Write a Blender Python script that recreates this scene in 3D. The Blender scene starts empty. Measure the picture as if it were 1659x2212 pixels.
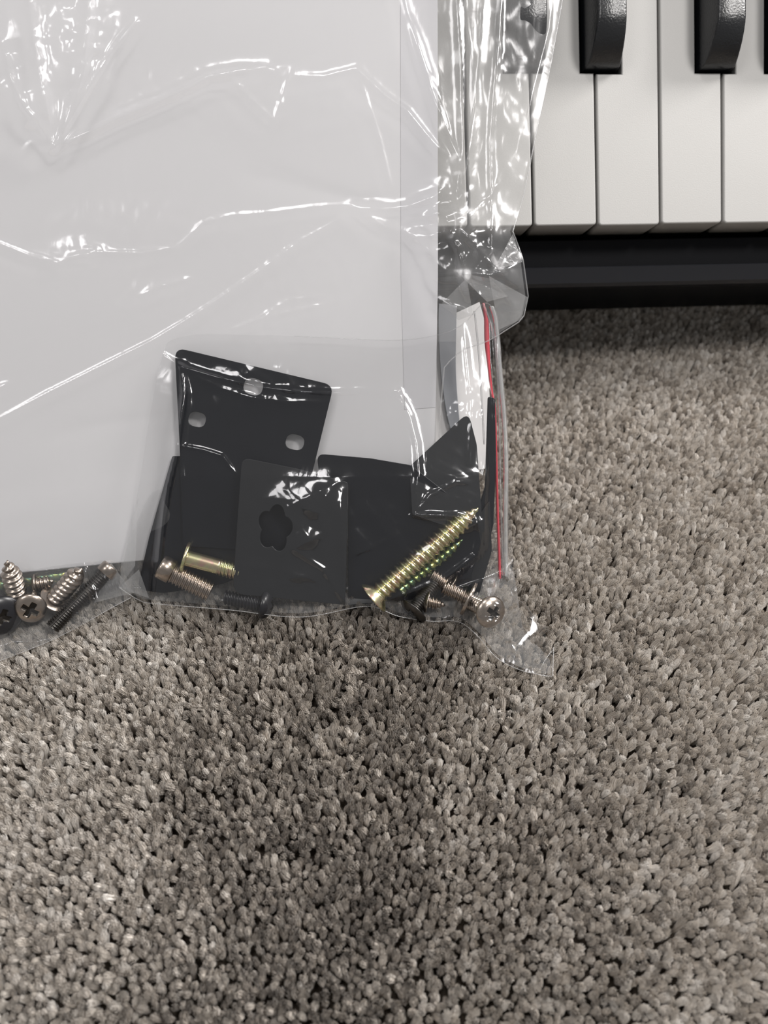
import bpy, bmesh, math, random
import numpy as np
from mathutils import Vector, Matrix
from mathutils import noise as mnoise

random.seed(7); rng = np.random.default_rng(7)
SC = bpy.context.scene
COL = SC.collection
R = math.radians

# ------------------------------------------------------------------ camera
W, H = 1659, 2212
F = 1700.0                       # focal length in pixels
CAM = Vector((0, 0, 0.228)); TH = R(38)
FWD = Vector((0, math.sin(TH), -math.cos(TH))); UPV = Vector((0, math.cos(TH), math.sin(TH))); RGT = Vector((1, 0, 0))
cd = bpy.data.cameras.new('camera'); cam = bpy.data.objects.new('camera', cd); COL.objects.link(cam)
cam.location = CAM; cam.rotation_euler = (TH, 0, 0)
cd.sensor_fit = 'HORIZONTAL'; cd.sensor_width = 36; cd.lens = F / W * 36
cd.clip_start = 0.01; cd.clip_end = 50
cd.dof.use_dof = True; cd.dof.focus_distance = 0.258; cd.dof.aperture_fstop = 14
SC.camera = cam

# ------------------------------------------------------------------ light and exposure
wd = bpy.data.worlds.new('world'); SC.world = wd; wd.use_nodes = True
bg = wd.node_tree.nodes['Background']; bg.inputs['Color'].default_value = (1.0, 0.985, 0.975, 1); bg.inputs['Strength'].default_value = 0.27
def lamp(name, loc, target, size, power, color, size_y=None):
    l = bpy.data.lights.new(name, 'AREA'); l.energy = power; l.size = size; l.color = color
    if size_y: l.shape = 'RECTANGLE'; l.size_y = size_y
    o = bpy.data.objects.new(name, l); COL.objects.link(o); o.location = loc
    o.rotation_euler = (Vector(target) - Vector(loc)).to_track_quat('-Z', 'Y').to_euler()
    return o
lamp('overhead_light', (1.09, -.14, 2.0), (0, .2, 0), .38, 21, (1, .97, .94))
lamp('overhead_light', (-.10, .42, 2.15), (0, .2, 0), .42, 8, (1, .975, .96))  # unseen light, added so ridges of the bag film catch highlights
lamp('overhead_light', (-1.02, -.32, 2.0), (0, .2, 0), .52, 9, (1, .975, .96))  # unseen light, added at the left for glints on the crumpled film
lamp('side_fill', (.62, .47, .58), (.1, .2, 0), .22, 6.4, (1, .97, .94))  # unseen fill light, added to brighten the right-hand carpet
SC.view_settings.view_transform = 'Standard'; SC.view_settings.look = 'None'
SC.view_settings.gamma = 1; SC.view_settings.use_curve_mapping = False
SC.view_settings.exposure = 0.0
SC.cycles.transparent_max_bounces = 32; SC.cycles.max_bounces = 10
SC.cycles.use_denoising = True
SC.cycles.caustics_reflective = False; SC.cycles.caustics_refractive = False

# ------------------------------------------------------------------ helpers
def ray(px, py):
    return (FWD * F + RGT * (px - W/2) - UPV * (py - H/2)).normalized()
BT = R(44)                       # lean of the white board
BO = Vector((0, .147, 0)); BN = Vector((.08, -math.sin(BT), math.cos(BT))).normalized(); BU = BN.cross(Vector((1, 0, 0))).normalized()
def hit(px, py, o, n):
    d = ray(px, py); return CAM + d * ((o - CAM).dot(n) / d.dot(n))
def onb(px, py, h=0.0):          # point h above the board's face
    return hit(px, py, BO + BN * h, BN)
def onz(px, py, z=0.0):
    return hit(px, py, Vector((0, 0, z)), Vector((0, 0, 1)))
def near(px, py, h, zmin=.001):  # h above the board's face, but never below zmin over the carpet
    p = onb(px, py, h)
    return p if p.z >= zmin else onz(px, py, zmin)

def tag(o, label=None, cat=None, group=None, kind=None):
    if label: o['label'] = label
    if cat: o['category'] = cat
    if group: o['group'] = group
    if kind: o['kind'] = kind
    return o
def empty(name, loc=(0, 0, 0), mat=None):
    o = bpy.data.objects.new(name, None); COL.objects.link(o); o.empty_display_size = .01
    if mat is not None: o.matrix_world = mat
    else: o.location = loc
    return o
def link(name, me, m, parent=None, smooth=False):
    o = bpy.data.objects.new(name, me); COL.objects.link(o)
    if m: me.materials.append(m)
    if parent:
        o.parent = parent
    if smooth: me.polygons.foreach_set('use_smooth', [True]*len(me.polygons))
    return o
def world_child(o, parent):      # mesh written in world coordinates under a placed parent
    bpy.context.view_layer.update()
    o.parent = parent; o.matrix_parent_inverse = parent.matrix_world.inverted()
def mesh(name, v, f):
    me = bpy.data.meshes.new(name); me.from_pydata([tuple(p) for p in v], [], f); me.update(); return me
def grid_mesh(name, P):          # P: rows x cols x 3
    P = np.asarray(P, dtype=np.float32); r, c = P.shape[:2]
    idx = np.arange(r*c).reshape(r, c)
    q = np.stack([idx[:-1, :-1], idx[1:, :-1], idx[1:, 1:], idx[:-1, 1:]], -1).reshape(-1, 4)
    return np_mesh(name, P.reshape(-1, 3), q)
def np_mesh(name, V, Q):
    me = bpy.data.meshes.new(name); n = len(Q); k = Q.shape[1]
    me.vertices.add(len(V)); me.vertices.foreach_set('co', np.asarray(V, np.float32).ravel())
    me.loops.add(n*k); me.loops.foreach_set('vertex_index', Q.astype(np.int32).ravel())
    me.polygons.add(n); me.polygons.foreach_set('loop_start', np.arange(0, n*k, k, dtype=np.int32))
    me.update(); me.validate(); return me
def tube_mesh(name, pts, r, n=8):
    pts = [Vector(p) for p in pts]; V = []; Fc = []
    for i, p in enumerate(pts):
        t = (pts[min(i+1, len(pts)-1)] - pts[max(i-1, 0)]).normalized()
        a = t.cross(Vector((.13, .31, .94))).normalized(); b = t.cross(a)
        rr = r(i/(len(pts)-1)) if callable(r) else r
        for k in range(n):
            an = 2*math.pi*k/n; V.append(p + a*math.cos(an)*rr + b*math.sin(an)*rr)
    for i in range(len(pts)-1):
        for k in range(n):
            Fc.append((i*n+k, i*n+(k+1) % n, (i+1)*n+(k+1) % n, (i+1)*n+k))
    Fc.append(tuple(range(n))[::-1]); Fc.append(tuple((len(pts)-1)*n+k for k in range(n)))
    return mesh(name, V, Fc)
def spline(pts, n=8):            # Catmull-Rom through tuples
    pts = [np.array(p, float) for p in pts]; out = []
    for i in range(len(pts)-1):
        p0 = pts[max(i-1, 0)]; p1 = pts[i]; p2 = pts[i+1]; p3 = pts[min(i+2, len(pts)-1)]
        for k in range(n):
            t = k/n
            out.append(.5*((2*p1)+(-p0+p2)*t+(2*p0-5*p1+4*p2-p3)*t*t+(-p0+3*p1-3*p2+p3)*t**3))
    out.append(pts[-1]); return out

# ------------------------------------------------------------------ materials
def mat(name):
    m = bpy.data.materials.new(name); m.use_nodes = True
    nt = m.node_tree; return m, nt, nt.nodes['Principled BSDF']
def nd(nt, t, **kw):
    n = nt.nodes.new(t)
    for k, v in kw.items():
        if hasattr(n, k): setattr(n, k, v)
        else: n.inputs[k].default_value = v
    return n
def coords(nt): return nd(nt, 'ShaderNodeTexCoord').outputs['Object']
def simple(name, col, rough=.5, metal=0, spec=.5, noise=None, bump=None, coat=0, trans=0):
    m, nt, b = mat(name)
    b.inputs['Base Color'].default_value = (*col, 1); b.inputs['Roughness'].default_value = rough
    b.inputs['Metallic'].default_value = metal; b.inputs['Specular IOR Level'].default_value = spec
    b.inputs['Coat Weight'].default_value = coat
    co = coords(nt)
    if noise:                    # (scale, amount): tint variation
        n = nd(nt, 'ShaderNodeTexNoise'); n.inputs['Scale'].default_value = noise[0]; n.inputs['Detail'].default_value = 5
        nt.links.new(co, n.inputs['Vector'])
        r = nd(nt, 'ShaderNodeMix', data_type='RGBA')
        a = tuple(c*(1-noise[1]) for c in col); c2 = tuple(min(1, c*(1+noise[1])) for c in col)
        r.inputs['A'].default_value = (*a, 1); r.inputs['B'].default_value = (*c2, 1)
        nt.links.new(n.outputs['Fac'], r.inputs['Factor']); nt.links.new(r.outputs['Result'], b.inputs['Base Color'])
    if bump:                     # (scale, distance, strength)
        n = nd(nt, 'ShaderNodeTexNoise'); n.inputs['Scale'].default_value = bump[0]; n.inputs['Detail'].default_value = 3
        nt.links.new(co, n.inputs['Vector'])
        bp = nd(nt, 'ShaderNodeBump'); bp.inputs['Distance'].default_value = bump[1]; bp.inputs['Strength'].default_value = bump[2]
        nt.links.new(n.outputs['Fac'], bp.inputs['Height']); nt.links.new(bp.outputs['Normal'], b.inputs['Normal'])
    return m
M = {}
M['white_key'] = simple('white_key', (.475, .468, .456), .45, noise=(60, .02), bump=(2500, .0002, .15))
M['black_key'] = simple('black_key', (.006, .007, .009), .29, spec=.8, bump=(1500, .0003, .4))
M['case'] = simple('case_plastic', (.003, .0033, .005), .45, spec=.14, bump=(3000, .0001, .2))
M['case_strip'] = simple('case_strip', (.018, .0195, .025), .45)
M['board'] = simple('board_white', (.71, .705, .722), .5, noise=(14, .02), bump=(300, .0002, .05))
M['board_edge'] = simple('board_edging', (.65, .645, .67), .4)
M['board_side'] = simple('board_side', (.50, .50, .62), .4)
M['sheet'] = simple('white_sheet', (.66, .65, .65), .5)
M['band'] = simple('grey_band', (.20, .21, .23), .4)
M['bracket'] = simple('bracket_black', (.004, .005, .008), .36, spec=.25, noise=(200, .3), bump=(900, .0001, .25))
M['bracket_lit'] = simple('bracket_black_lit', (.011, .012, .014), .42, spec=.35, noise=(200, .2), bump=(900, .0001, .25))  # lighter copy of the bracket black, caught light put into the colour
M['nickel'] = simple('dark_nickel', (.40, .345, .30), .27, 1, noise=(500, .3), bump=(1500, .0001, .3))
M['black_steel'] = simple('black_steel', (.10, .095, .09), .32, 1, noise=(500, .4))
M['black_paint'] = simple('black_screw', (.015, .015, .018), .3)
M['red'] = simple('zip_red', (.72, .07, .10), .4)
M['recess'] = simple('recess_shade', (.05, .045, .04), .5, 1)  # shade inside the cross recess put into the colour
def gold_mat(name, tones):
    m, nt, b = mat(name); co = coords(nt)
    n = nd(nt, 'ShaderNodeTexNoise'); n.inputs['Scale'].default_value = 260; n.inputs['Detail'].default_value = 4; n.inputs['Distortion'].default_value = .6
    nt.links.new(co, n.inputs['Vector'])
    r = nd(nt, 'ShaderNodeValToRGB'); e = r.color_ramp.elements
    e[0].position = .32; e[0].color = (*tones[0], 1); e[1].position = .68; e[1].color = (*tones[-1], 1)
    for i, t in enumerate(tones[1:-1]):
        x = e.new(.32 + .36*(i+1)/(len(tones)-1)); x.color = (*t, 1)
    nt.links.new(n.outputs['Fac'], r.inputs['Fac']); nt.links.new(r.outputs['Color'], b.inputs['Base Color'])
    b.inputs['Metallic'].default_value = 1; b.inputs['Roughness'].default_value = .27
    bp = nd(nt, 'ShaderNodeBump'); bp.inputs['Distance'].default_value = .0001; bp.inputs['Strength'].default_value = .3
    nt.links.new(n.outputs['Fac'], bp.inputs['Height']); nt.links.new(bp.outputs['Normal'], b.inputs['Normal'])
    return m
M['gold'] = gold_mat('zinc_gold', [(.74, .48, .40), (.66, .55, .37), (.72, .66, .42), (.60, .63, .34), (.76, .63, .50)])
M['gold_green'] = gold_mat('zinc_green', [(.05, .12, .10), (.30, .34, .10), (.06, .16, .13), (.62, .58, .18), (.04, .09, .10)])

def film_mat(name, haze, refl=1.0, rough=.10, tint=(1, 1, 1), bumps=(90, .0006, .35), trans=.97):
    m = bpy.data.materials.new(name); m.use_nodes = True; nt = m.node_tree; nt.nodes.clear()
    out = nd(nt, 'ShaderNodeOutputMaterial')
    co = coords(nt)
    mp = nd(nt, 'ShaderNodeMapping'); nt.links.new(co, mp.inputs['Vector']); mp.inputs['Scale'].default_value = (1, .55, .55); mp.inputs['Rotation'].default_value = (0, 0, .6)
    n1 = nd(nt, 'ShaderNodeTexNoise'); n1.inputs['Scale'].default_value = bumps[0]; n1.inputs['Detail'].default_value = 3; n1.inputs['Distortion'].default_value = 1.2
    nt.links.new(mp.outputs['Vector'], n1.inputs['Vector'])
    bp = nd(nt, 'ShaderNodeBump'); bp.inputs['Distance'].default_value = bumps[1]; bp.inputs['Strength'].default_value = bumps[2]
    nt.links.new(n1.outputs['Fac'], bp.inputs['Height'])
    tr = nd(nt, 'ShaderNodeBsdfTransparent'); tr.inputs['Color'].default_value = (trans, trans, trans, 1)
    gl = nd(nt, 'ShaderNodeBsdfGlossy'); gl.inputs['Roughness'].default_value = rough; gl.inputs['Color'].default_value = (.98, .98, 1, 1)
    df = nd(nt, 'ShaderNodeBsdfDiffuse'); df.inputs['Color'].default_value = (.85*tint[0], .85*tint[1], .85*tint[2], 1)
    nt.links.new(bp.outputs['Normal'], gl.inputs['Normal'])
    # thin two-sided Schlick reflectance
    ge = nd(nt, 'ShaderNodeNewGeometry')
    dt = nd(nt, 'ShaderNodeVectorMath', operation='DOT_PRODUCT'); nt.links.new(ge.outputs['Incoming'], dt.inputs[0]); nt.links.new(bp.outputs['Normal'], dt.inputs[1])
    ab = nd(nt, 'ShaderNodeMath', operation='ABSOLUTE'); nt.links.new(dt.outputs['Value'], ab.inputs[0])
    om = nd(nt, 'ShaderNodeMath', operation='SUBTRACT'); om.inputs[0].default_value = 1; nt.links.new(ab.outputs[0], om.inputs[1]); om.use_clamp = True
    pw = nd(nt, 'ShaderNodeMath', operation='POWER'); nt.links.new(om.outputs[0], pw.inputs[0]); pw.inputs[1].default_value = 4
    ma = nd(nt, 'ShaderNodeMath', operation='MULTIPLY_ADD'); nt.links.new(pw.outputs[0], ma.inputs[0]); ma.inputs[1].default_value = .75*refl; ma.inputs[2].default_value = .065*refl; ma.use_clamp = True
    m1 = nd(nt, 'ShaderNodeMixShader'); hz = nd(nt, 'ShaderNodeMath', operation='MULTIPLY_ADD')
    nt.links.new(pw.outputs[0], hz.inputs[0]); hz.inputs[1].default_value = min(.5, haze*6); hz.inputs[2].default_value = haze
    nt.links.new(hz.outputs[0], m1.inputs[0]); nt.links.new(tr.outputs[0], m1.inputs[1]); nt.links.new(df.outputs[0], m1.inputs[2])
    m2 = nd(nt, 'ShaderNodeMixShader'); nt.links.new(ma.outputs[0], m2.inputs[0]); nt.links.new(m1.outputs[0], m2.inputs[1]); nt.links.new(gl.outputs[0], m2.inputs[2])
    nt.links.new(m2.outputs[0], out.inputs['Surface'])
    return m
M['film'] = film_mat('bag_film', .022, rough=.17)
M['film_zip'] = film_mat('zip_bag_film', .004, rough=.12, tint=(.96, .97, 1))
M['film_back'] = film_mat('bag_back_film', .11, refl=.5, rough=.2)
M['seam'] = film_mat('bag_seam', .38, refl=2, rough=.18, bumps=(600, .0004, .5))
M['seam_soft'] = film_mat('bag_edge', .16, refl=1.5, rough=.18, bumps=(600, .0004, .5))

# ------------------------------------------------------------------ carpet
def carpet_mat():
    m, nt, b = mat('carpet_yarn')
    at = nd(nt, 'ShaderNodeAttribute', attribute_type='INSTANCER', attribute_name='tone')
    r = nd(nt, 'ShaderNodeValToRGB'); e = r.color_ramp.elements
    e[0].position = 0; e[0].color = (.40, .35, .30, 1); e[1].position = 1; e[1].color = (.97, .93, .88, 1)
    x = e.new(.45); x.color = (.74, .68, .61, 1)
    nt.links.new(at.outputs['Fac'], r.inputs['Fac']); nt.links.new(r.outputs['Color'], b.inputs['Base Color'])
    b.inputs['Roughness'].default_value = .85; b.inputs['Specular IOR Level'].default_value = .15
    b.inputs['Sheen Weight'].default_value = .25; b.inputs['Sheen Roughness'].default_value = .5
    return m
M['carpet'] = carpet_mat()
M['carpet_base'] = simple('carpet_backing', (.07, .055, .042), .95, noise=(300, .35), bump=(500, .003, .8))
fl = link('floor', mesh('floor', [(-1.5, -1, -.0072), (1.5, -1, -.0072), (1.5, 1.8, -.0072), (-1.5, 1.8, -.0072)], [(0, 1, 2, 3)]), M['carpet_base'])
tag(fl, kind='structure')

def build_pile():
    V = []; Q = []; G = []
    NV = 10
    for v in range(NV):
        rr = random.Random(50+v)
        lean = Vector((rr.uniform(-.3, .3), rr.uniform(-.3, .3), 0))
        nf = 44
        tw = rr.uniform(-1.5, 1.5)
        def strand(bx, by, tx, ty, hgt, th, segs=3, sides=3, curl=0):
            s0 = len(V)
            for i in range(segs+1):
                t = i/segs
                px = bx+(tx-bx)*t**.7; py = by+(ty-by)*t**.7; pz = -.0070+(hgt+.0070)*t
                px += lean.x*.0018*t*t; py += lean.y*.0018*t*t
                a = tw*t; px, py = px*math.cos(a)-py*math.sin(a), px*math.sin(a)+py*math.cos(a)
                r = th*(1 if i < segs else .45)
                for k in range(sides):
                    an = 2*math.pi*k/sides + t
                    V.append((px+r*math.cos(an), py+r*math.sin(an), pz)); G.append(v)
            for i in range(segs):
                for k in range(sides):
                    Q.append((s0+i*sides+k, s0+i*sides+(k+1) % sides, s0+(i+1)*sides+(k+1) % sides, s0+(i+1)*sides+k))
        # full yarn core, then fibre ends spreading out of its tip
        strand(0, 0, 0, 0, -.0003, .00066, 4, 6)
        for i in range(nf):
            a = rr.uniform(0, 6.28); d = math.sqrt(rr.random())
            strand(.0003*math.cos(a), .0003*math.sin(a), d*.00102*math.cos(a), d*.00102*math.sin(a),
                   .0012*(1-d*d)-.0006+rr.uniform(-.0003, .0002), rr.uniform(.00013, .00020))
    nl = len(V)
    # planting points
    P = []; tone = []; rot = []; idx = []; scl = []
    sp = .00190
    y = -.07; row = 0
    while y < .43:
        x = -.30 + (row % 2)*sp/2
        hw = .30
        while x < hw:
            jx = x+random.gauss(0, sp*.24); jy = y+random.gauss(0, sp*.24)
            n1 = mnoise.noise(Vector((jx*28, jy*28, 3.1))); n2 = mnoise.noise(Vector((jx*70, jy*70, 9.1)))
            n3 = mnoise.noise(Vector((jx*260, jy*260, 1.7)))
            n0 = mnoise.noise(Vector((jx*9+.3, jy*9, 7.7)))
            xl = -.068+.02*(jy-.14)+.008*n1; xr = .026+.16*(jy-.13)+.006*n2      # stripe of pile tilted the other way, its shade painted into the tone
            nap_shade = max(0, min(1, (jx-xl)/.012))*max(0, min(1, (xr-jx)/.005))*max(0, min(1, (.20-jy)/.03))
            t = .56-.30*nap_shade+.16*n0+.16*n1+.16*n2+.42*n3+random.gauss(0, .17)
            if random.random() < .04: t += .35
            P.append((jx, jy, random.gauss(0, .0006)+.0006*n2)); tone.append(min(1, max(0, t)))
            lx = mnoise.noise(Vector((jx*45, jy*45, 20))); ly = mnoise.noise(Vector((jx*45, jy*45, 40)))
            rot.append((lx*.26+random.gauss(0, .09)+.20*(.6-nap_shade), ly*.26+random.gauss(0, .09), random.uniform(0, 6.28)))
            idx.append(random.randrange(NV)); scl.append(random.uniform(.85, 1.22))
            x += sp
        y += sp*.87; row += 1
    n = len(P)
    me = bpy.data.meshes.new('carpet_pile'); allv = np.array(V+P, np.float32)
    me.vertices.add(len(allv)); me.vertices.foreach_set('co', allv.ravel())
    Q = np.array(Q, np.int32); me.loops.add(len(Q)*4); me.loops.foreach_set('vertex_index', Q.ravel())
    me.polygons.add(len(Q)); me.polygons.foreach_set('loop_start', np.arange(0, len(Q)*4, 4, dtype=np.int32)); me.update()
    me.polygons.foreach_set('use_smooth', [True]*len(Q))
    def attr(nm, ty, lib, pts):
        a = me.attributes.new(nm, ty, 'POINT'); key = 'vector' if ty == 'FLOAT_VECTOR' else 'value'
        arr = np.concatenate([np.array(lib, dtype=np.float32).reshape(nl, -1), np.array(pts, dtype=np.float32).reshape(n, -1)])
        if ty == 'INT': arr = arr.astype(np.int32)
        a.data.foreach_set(key, arr.ravel())
    attr('is_lib', 'INT', [1]*nl, [0]*n); attr('vid', 'INT', G, idx)
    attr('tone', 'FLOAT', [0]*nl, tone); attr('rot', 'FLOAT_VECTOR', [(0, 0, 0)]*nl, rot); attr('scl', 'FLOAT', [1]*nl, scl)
    me.materials.append(M['carpet'])
    o = bpy.data.objects.new('carpet_pile', me); COL.objects.link(o)
    ng = bpy.data.node_groups.new('carpet_pile', 'GeometryNodeTree')
    ng.interface.new_socket('Geometry', in_out='INPUT', socket_type='NodeSocketGeometry')
    ng.interface.new_socket('Geometry', in_out='OUTPUT', socket_type='NodeSocketGeometry')
    N = ng.nodes; L = ng.links
    gi = N.new('NodeGroupInput'); go = N.new('NodeGroupOutput')
    def na(nm, ty):
        a = N.new('GeometryNodeInputNamedAttribute'); a.data_type = ty; a.inputs['Name'].default_value = nm; return a.outputs['Attribute']
    sep = N.new('GeometryNodeSeparateGeometry'); L.new(gi.outputs[0], sep.inputs[0])
    cb = N.new('FunctionNodeCompare'); cb.data_type = 'INT'; cb.operation = 'EQUAL'
    L.new(na('is_lib', 'INT'), cb.inputs[2]); cb.inputs[3].default_value = 1
    L.new(cb.outputs[0], sep.inputs['Selection'])
    sp_ = N.new('GeometryNodeSplitToInstances'); L.new(sep.outputs['Selection'], sp_.inputs['Geometry']); L.new(na('vid', 'INT'), sp_.inputs['Group ID'])
    m2p = N.new('GeometryNodeMeshToPoints'); L.new(sep.outputs['Inverted'], m2p.inputs['Mesh'])
    iop = N.new('GeometryNodeInstanceOnPoints'); L.new(m2p.outputs[0], iop.inputs['Points']); L.new(sp_.outputs['Instances'], iop.inputs['Instance'])
    iop.inputs['Pick Instance'].default_value = True
    L.new(na('vid', 'INT'), iop.inputs['Instance Index'])
    e2r = N.new('FunctionNodeEulerToRotation'); L.new(na('rot', 'FLOAT_VECTOR'), e2r.inputs[0]); L.new(e2r.outputs[0], iop.inputs['Rotation'])
    L.new(na('scl', 'FLOAT'), iop.inputs['Scale'])
    L.new(iop.outputs[0], go.inputs[0])
    md = o.modifiers.new('pile', 'NODES'); md.node_group = ng
    tag(o, 'taupe grey twisted carpet pile covering the floor', 'carpet', kind='stuff')
build_pile()

# ------------------------------------------------------------------ keyboard leaning behind
kn = Vector((.09, -.675, .733)).normalized(); KO0 = Vector((.1003, .2578, .0674))
kx = Vector((.995, .09, -.040)); kx = (kx-kn*kx.dot(kn)).normalized(); kb = kn.cross(kx).normalized()
KO = hit(1427, 484, KO0, kn)     # front end of the gap without a black key above it
PITCH = .0235
KM = Matrix((( kx.x, kb.x, kn.x, KO.x), (kx.y, kb.y, kn.y, KO.y), (kx.z, kb.z, kn.z, KO.z), (0, 0, 0, 1)))
kbd = tag(empty('keyboard', mat=KM), 'black electronic piano keyboard leaning behind the white board, its keys facing up', 'keyboard')
def bevel_box(name, x0, x1, y0, y1, z0, z1, bev, m, parent, segs=3):
    bm = bmesh.new(); bmesh.ops.create_cube(bm, size=1)
    bmesh.ops.scale(bm, vec=(x1-x0, y1-y0, z1-z0), verts=bm.verts); bmesh.ops.translate(bm, vec=((x0+x1)/2, (y0+y1)/2, (z0+z1)/2), verts=bm.verts)
    bmesh.ops.bevel(bm, geom=bm.edges[:], offset=bev, segments=segs, affect='EDGES', profile=.5)
    me = bpy.data.meshes.new(name); bm.to_mesh(me); bm.free()
    return link(name, me, m, parent, True)
# note pattern: gap 0 lies between E and F
names = 'CDEFGAB'
KL = .135
def base_note(i): return (i+3) % 7     # key i has gap i on its left; key 0 = F
blackoff = {0: -.0021, 1: .0021, 3: -.0026, 4: 0, 5: .0026}
for i in range(-11, 8):
    j = random.uniform(-.0002, .0002)
    x0 = i*PITCH+.00045; x1 = (i+1)*PITCH-.00045
    # plan with notches for the black keys
    nb = base_note(i); BF = .0535
    ln = ((nb-1) % 7 in blackoff and (nb-1) % 7 not in (2, 6)); rn = nb in blackoff
    lc = i*PITCH+blackoff.get((nb-1) % 7, 0)+.0069; rc = (i+1)*PITCH+blackoff.get(nb, 0)-.0069
    lx = lc+.0006 if ln else x0; rx = rc-.0006 if rn else x1
    out = [(x0, 0)]+[(x1, 0)]+[(x1, BF-.001)]+([(rx, BF-.001)] if rn else [])+[(rx, KL), (lx, KL)]+([(lx, BF-.001)] if ln else [])+[(x0, BF-.001)]
    o2 = []
    for p in out:
        if not o2 or (abs(p[0]-o2[-1][0])+abs(p[1]-o2[-1][1])) > 1e-6: o2.append(p)
    bm = bmesh.new(); vs = [bm.verts.new((x, y+j, 0)) for x, y in o2]; f = bm.faces.new(vs)
    r = bmesh.ops.extrude_face_region(bm, geom=[f]); nv = [g for g in r['geom'] if isinstance(g, bmesh.types.BMVert)]
    bmesh.ops.translate(bm, vec=(0, 0, -.019), verts=nv)
    bmesh.ops.recalc_face_normals(bm, faces=bm.faces)
    vert_front = [e for e in bm.edges if abs(e.verts[0].co.z-e.verts[1].co.z) > .01 and e.verts[0].co.y < .001]
    bmesh.ops.bevel(bm, geom=vert_front, offset=.0012, segments=4, affect='EDGES', profile=.5)
    top = [e for e in bm.edges if e.verts[0].co.z > -1e-5 and e.verts[1].co.z > -1e-5]
    bmesh.ops.bevel(bm, geom=top, offset=.0006, segments=3, affect='EDGES', profile=.5)
    me = bpy.data.meshes.new('white_key'); bm.to_mesh(me); bm.free()
    wk = link('white_key', me, M['white_key'], kbd, True)
    wk.modifiers.new('wn', 'WEIGHTED_NORMAL')
    if rn:                        # black key on the gap at the right of this key
        cx = (i+1)*PITCH+blackoff[nb]
        BL = KL-BF
        ys = [0, .0002, .0008, .0022, .004, .006, .0085, .011, .0125, .014, .018, BL]
        hs = [.0022, .0032, .0042, .0060, .0077, .0093, .0108, .01175, .0120, .0121, .0121, .0121]
        rows = []
        for yy, hh in zip(ys, hs):
            wb = .00675; wt = .0049+.0014*(1-hh/.0121)
            e = .0007; prof = []
            for sx in (-1, 1):
                seq = [(wb, -.006), (wt+(wb-wt)*.1, hh-e*1.4), (wt-.0002, hh-e*.45), (wt-.0008, hh-.00005)]
                if sx == -1: prof += [(-a, b) for a, b in seq]
                else: prof += [(a, b) for a, b in seq[::-1]]
            rows.append([(cx+a, BF+yy, b) for a, b in prof])
        v = [p for r_ in rows for p in r_]; k = 8; fs = []
        for a in range(len(rows)-1):
            for c in range(k-1): fs.append((a*k+c, a*k+c+1, (a+1)*k+c+1, (a+1)*k+c))
        fs.append(tuple(range(k))[::-1])
        me = mesh('black_key', v, fs)
        bm = bmesh.new(); bm.from_mesh(me); bmesh.ops.recalc_face_normals(bm, faces=bm.faces)
        bm.to_mesh(me); bm.free()
        bk = link('black_key', me, M['black_key'], kbd, True)
        bv = bk.modifiers.new('bv', 'BEVEL'); bv.width = .0004; bv.segments = 2; bv.limit_method = 'ANGLE'; bv.angle_limit = R(40)
XL, XR = -11*PITCH-.03, 8*PITCH+.02
def prism_x(name, prof, x0, x1, m, parent, smooth=False):
    n = len(prof); v = [(x0, a, b) for a, b in prof]+[(x1, a, b) for a, b in prof]
    f = [(k, (k+1) % n, n+(k+1) % n, n+k) for k in range(n)]+[tuple(range(n))[::-1], tuple(range(n, 2*n))]
    me = mesh(name, v, f); bm = bmesh.new(); bm.from_mesh(me); bmesh.ops.recalc_face_normals(bm, faces=bm.faces); bm.to_mesh(me); bm.free()
    return link(name, me, m, parent, smooth)
prism_x('case', [(-.0022, -.0125), (-.0122, -.0135), (-.0180, -.0165), (-.0188, -.019), (-.0188, -.066), (-.016, -.068), (.23, -.060), (.23, .004), (KL+.004, .002), (KL+.004, -.021), (-.0022, -.021)], XL, XR, M['case'], kbd)
o = prism_x('front_strip', [(-.0118, -.0128), (-.0122, -.0122), (-.0174, -.0150), (-.0184, -.0168), (-.0184, -.0185), (-.0118, -.0150)], XL, XR, M['case_strip'], kbd)
o['label'] = 'lighter grey front edge'

# ------------------------------------------------------------------ white board in its bag
def rounded(pts, r, n=5):
    out = []; N = len(pts)
    for i in range(N):
        p = Vector(pts[i][:2]); a = Vector(pts[i-1][:2])-p; b = Vector(pts[(i+1) % N][:2])-p
        rr = pts[i][2] if len(pts[i]) > 2 else r
        rr = min(rr, a.length*.45, b.length*.45)
        if rr <= 0: out.append((p.x, p.y)); continue
        s = p+a.normalized()*rr; e = p+b.normalized()*rr
        for k in range(n+1):
            t = k/n; q = s*(1-t)**2+p*2*t*(1-t)+e*t*t; out.append((q.x, q.y))
    return out
class Frame:                      # a plane in the world: origin, axes; px() brings a pixel onto it
    def __init__(s, o, n, x=Vector((1, 0, 0))):
        s.o = Vector(o); s.n = n.normalized(); s.x = (x-s.n*x.dot(s.n)).normalized(); s.y = s.n.cross(s.x)
    def px(s, x, y):
        p = hit(x, y, s.o, s.n)-s.o; return (p.dot(s.x), p.dot(s.y))
    def mat(s):
        return Matrix(((s.x.x, s.y.x, s.n.x, s.o.x), (s.x.y, s.y.y, s.n.y, s.o.y), (s.x.z, s.y.z, s.n.z, s.o.z), (0, 0, 0, 1)))
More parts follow.
